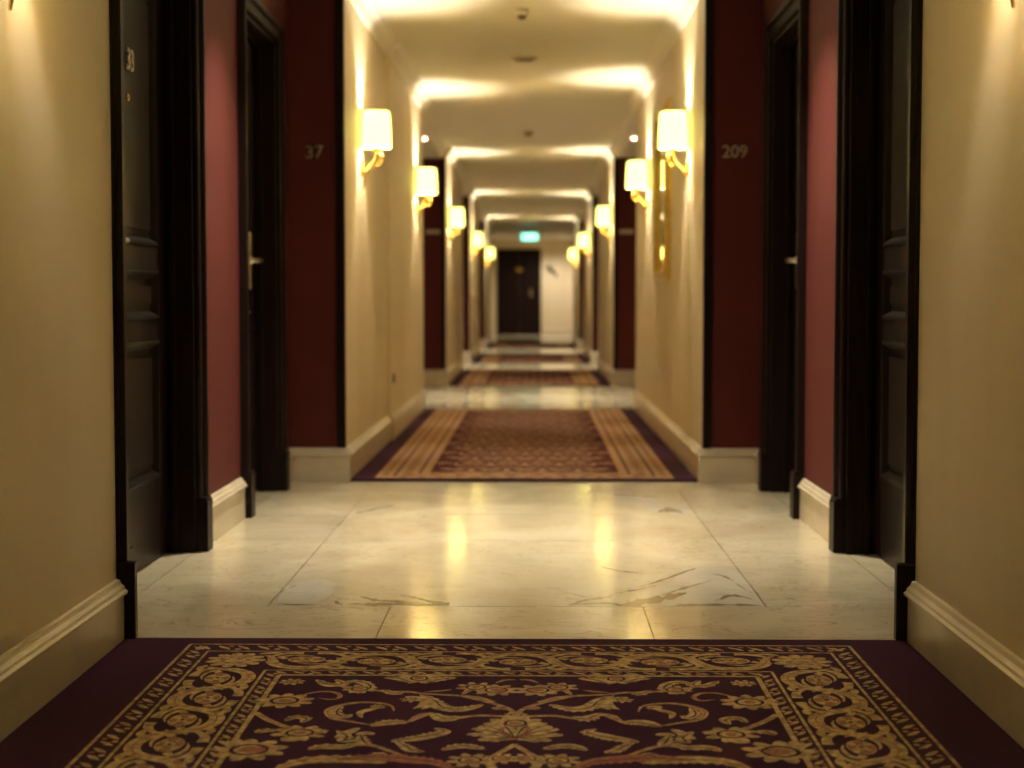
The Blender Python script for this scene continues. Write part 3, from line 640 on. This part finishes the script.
for k, (s, xw, y, lb) in enumerate(spots):
    o = proto if k == 0 else copy_tree(proto)
    for ch in o.children:
        if ch.type == 'LIGHT': ch.data = BULB
    o.location = (s*xw, y, 1.618); o.rotation_euler = (0, 0, 0 if s < 0 else PI)
    if y < 4:
        for ch in o.children:
            if ch.type == 'LIGHT': ch.data = ch.data.copy(); ch.data.energy *= .42
    tag(o, lb, 'wall lamp', 'lit brass wall lamps along the corridor')
# ------------------------------------------------------------------ gilt mirror on the right wall
mr = empty('wall_mirror', (HALL, 10.28, 1.02)); tag(mr, 'tall rectangular mirror in a gilt frame on the right cream wall', 'mirror')
f = MB(); FP = [(0, 0), (0, .018), (.010, .030), (.022, .026), (.040, .036), (.056, .040), (.066, .030), (.066, 0)]
lp = [(0, -.45, .0), (0, .45, .0), (0, .45, 1.12), (0, -.45, 1.12)]
f.sweep(FP, lp, (-1, 0, 0), closed=True)
if max(v[1] for v in f.v) > .47: f = MB(); f.sweep(FP, lp[::-1], (-1, 0, 0), closed=True)
f.build('frame', 'gilt', mr)
MB().box(-.016, -.002, -.40, .40, .05, 1.07).build('glass', 'mirror', mr)
# ------------------------------------------------------------------ small fittings
o = empty('wall_socket', (-HALL+.022, 10.34, .40)); tag(o, 'small brown wall socket low on the left cream wall', 'socket')
MB().box(0, .008, -.035, .035, -.035, .035).build('plate', 'socket', o, bevel=.003)
MB().lathe([(.018, 0), (.018, .004), (.014, .002)], (.008, 0, 0), 16, 'x').build('outlet', 'black', o)
def detector(x, y, label, cat, r, h, name):
    o = empty(name, (x, y, CEIL)); tag(o, label, cat)
    MB().lathe([(r, 0), (r*.98, -h*.35), (r*.8, -h*.6)], (0, 0, 0), 24).build('base', 'white', o)
    MB().lathe([(r*.72, -h*.6), (r*.7, -h*.85), (r*.35, -h)], (0, 0, 0), 24).build('sensor', 'socket', o)
detector(-.02, 9.0, 'small brown smoke detector on the ceiling at the top of the picture', 'smoke detector', .036, .055, 'smoke_detector')
detector(-.02, 10.78, 'flat round ceiling fitting behind the nearest smoke detector', 'ceiling fitting', .088, .022, 'ceiling_speaker')
detector(-.01, 15.4, 'faint distant round detector on the shaded ceiling', 'smoke detector', .05, .045, 'smoke_detector')
def downlight(x, y, label, w, lit=True):
    o = empty('downlight', (x, y, SOF)); tag(o, label, 'downlight', 'recessed downlights in the bay soffits')
    MB().lathe([(.052, 0), (.052, -.005), (.040, -.008), (.036, -.002), (.036, 0)], (0, 0, 0), 24, closed=True).build('bezel', 'white', o)
    MB().lathe([(.034, -.001), (.034, -.0045)], (0, 0, 0), 20).build('lens', 'spot', o)
    ld = bpy.data.lights.new('spot_light', 'SPOT'); ld.energy = w; ld.color = (1, .90, .70); ld.spot_size = math.radians(92); ld.spot_blend = 1; ld.shadow_soft_size = .03
    lo = bpy.data.objects.new('spot_light', ld); COL.objects.link(lo); lo.parent = o; lo.location = (0, 0, -.012)
    return o
for s in (-1, 1):
    downlight(s*.72, 6.15, 'round recessed downlight above the %s near doors' % side(s), BAY_W)
    downlight(s*.97, 14.85, 'small bright downlight in the distant %s soffit' % side(s), BAY_W)
    downlight(s*.99, 21.97, 'far downlight in the third bay, on the %s' % side(s), BAY_W*.8)
    downlight(s*.99, 28.7, 'farthest downlight in the %s soffit' % side(s), BAY_W*.8)
o = empty('downlight', (.55, 41.3, CEIL)); tag(o, 'ceiling light washing the pale wall beside the end door', 'downlight')
MB().lathe([(.09, 0), (.09, -.008), (.07, -.012)], (0, 0, 0), 24).build('bezel', 'white', o)
ld = bpy.data.lights.new('spot_light', 'SPOT'); ld.energy = 38; ld.color = (1, .90, .78); ld.spot_size = math.radians(150); ld.spot_blend = .8; ld.shadow_soft_size = .06
lo = bpy.data.objects.new('spot_light', ld); COL.objects.link(lo); lo.parent = o; lo.location = (0, 0, -.03); 
# exit sign hanging from the ceiling
x = empty('exit_sign', (-.055, 34.5, CEIL)); tag(x, 'glowing green exit sign hanging before the end door', 'exit sign')
h = MB(); h.box(-.185, .185, -.03, .03, -.33, -.16); h.build('housing', 'white', x, bevel=.006)
MB().box(-.175, .175, -.034, -.0305, -.322, -.168).build('lit_panel', 'exit', x)
for xx in (-.14, .14): MB().tube([(xx, 0, -.16), (xx, 0, -.002)], .005, 8).build('hanger', 'steel', x)
g = MB(); g.box(-.040, -.030, -.0372, -.0346, -.240, -.205); g.lathe([(.014, 0), (.014, .003)], (-.035, -.0375, -.205), 14, 'y')
g.sweep([(0, 0), (0, .003), (.02, .003), (.02, 0)], [(-.04, -.0345, -.228), (-.055, -.0345, -.265), (-.035, -.0345, -.300)], (0, -1, 0))
g.box(-.10, -.045, -.0375, -.0345, -.256, -.244); g.build('running_figure', 'exitmark', x)
g = MB(); g.box(.03, .12, -.0375, -.0345, -.252, -.240)
g.sweep([(0, 0), (0, .003), (.012, .003), (.012, 0)], [(.085, -.0345, -.215), (.125, -.0345, -.246), (.085, -.0345, -.277)], (0, -1, 0))
g.build('arrow', 'exitmark', x)
ld = bpy.data.lights.new('sign_light', 'AREA'); ld.energy = .06; ld.color = (.35, 1, .75); ld.shape = 'RECTANGLE'; ld.size = .34; ld.size_y = .14
lo = bpy.data.objects.new('sign_light', ld); COL.objects.link(lo); lo.parent = x; lo.location = (0, -.045, -.245); lo.rotation_euler = (PI/2, 0, 0)
# dark bracket on the pale end wall
b = MB(); b.tube([(-.13, -.02, .16), (-.05, -.10, .18), (.02, -.09, .10), (.10, -.05, .02), (.15, -.015, -.12)], [.03, .035, .022, .02, .015], 10)
b.lathe([(.05, 0), (.045, -.015), (.02, -.02)], (.0, 0, .08), 16, 'y')
b.tube([(.0, -.01, .08), (.0, -.08, .12)], .012, 8)
tag(b.build('wall_bracket', 'black', None, (.50, ENDY-.002, 1.62)), 'dark bent bracket on the pale wall right of end door', 'bracket')
# ------------------------------------------------------------------ camera, world, exposure
cam = bpy.data.cameras.new('camera'); co = bpy.data.objects.new('camera', cam); COL.objects.link(co)
cam.sensor_width = 36; cam.lens = 36*1600/1024; cam.clip_start = .05; cam.clip_end = 200
co.location = (.052, 0, .9); co.rotation_euler = (PI/2-math.atan(83/1600), 0, math.atan(22.5/1600))
cam.dof.use_dof = True; cam.dof.focus_distance = 4.1; cam.dof.aperture_fstop = 2.8
SC.camera = co
w = bpy.data.worlds.new('world'); SC.world = w; w.use_nodes = True
w.node_tree.nodes['Background'].inputs[0].default_value = (.02, .015, .01, 1); w.node_tree.nodes['Background'].inputs[1].default_value = .3
SC.view_settings.view_transform = 'Standard'; SC.view_settings.look = 'None'; SC.view_settings.gamma = 1; SC.view_settings.exposure = 2.3
SC.view_settings.use_curve_mapping = False
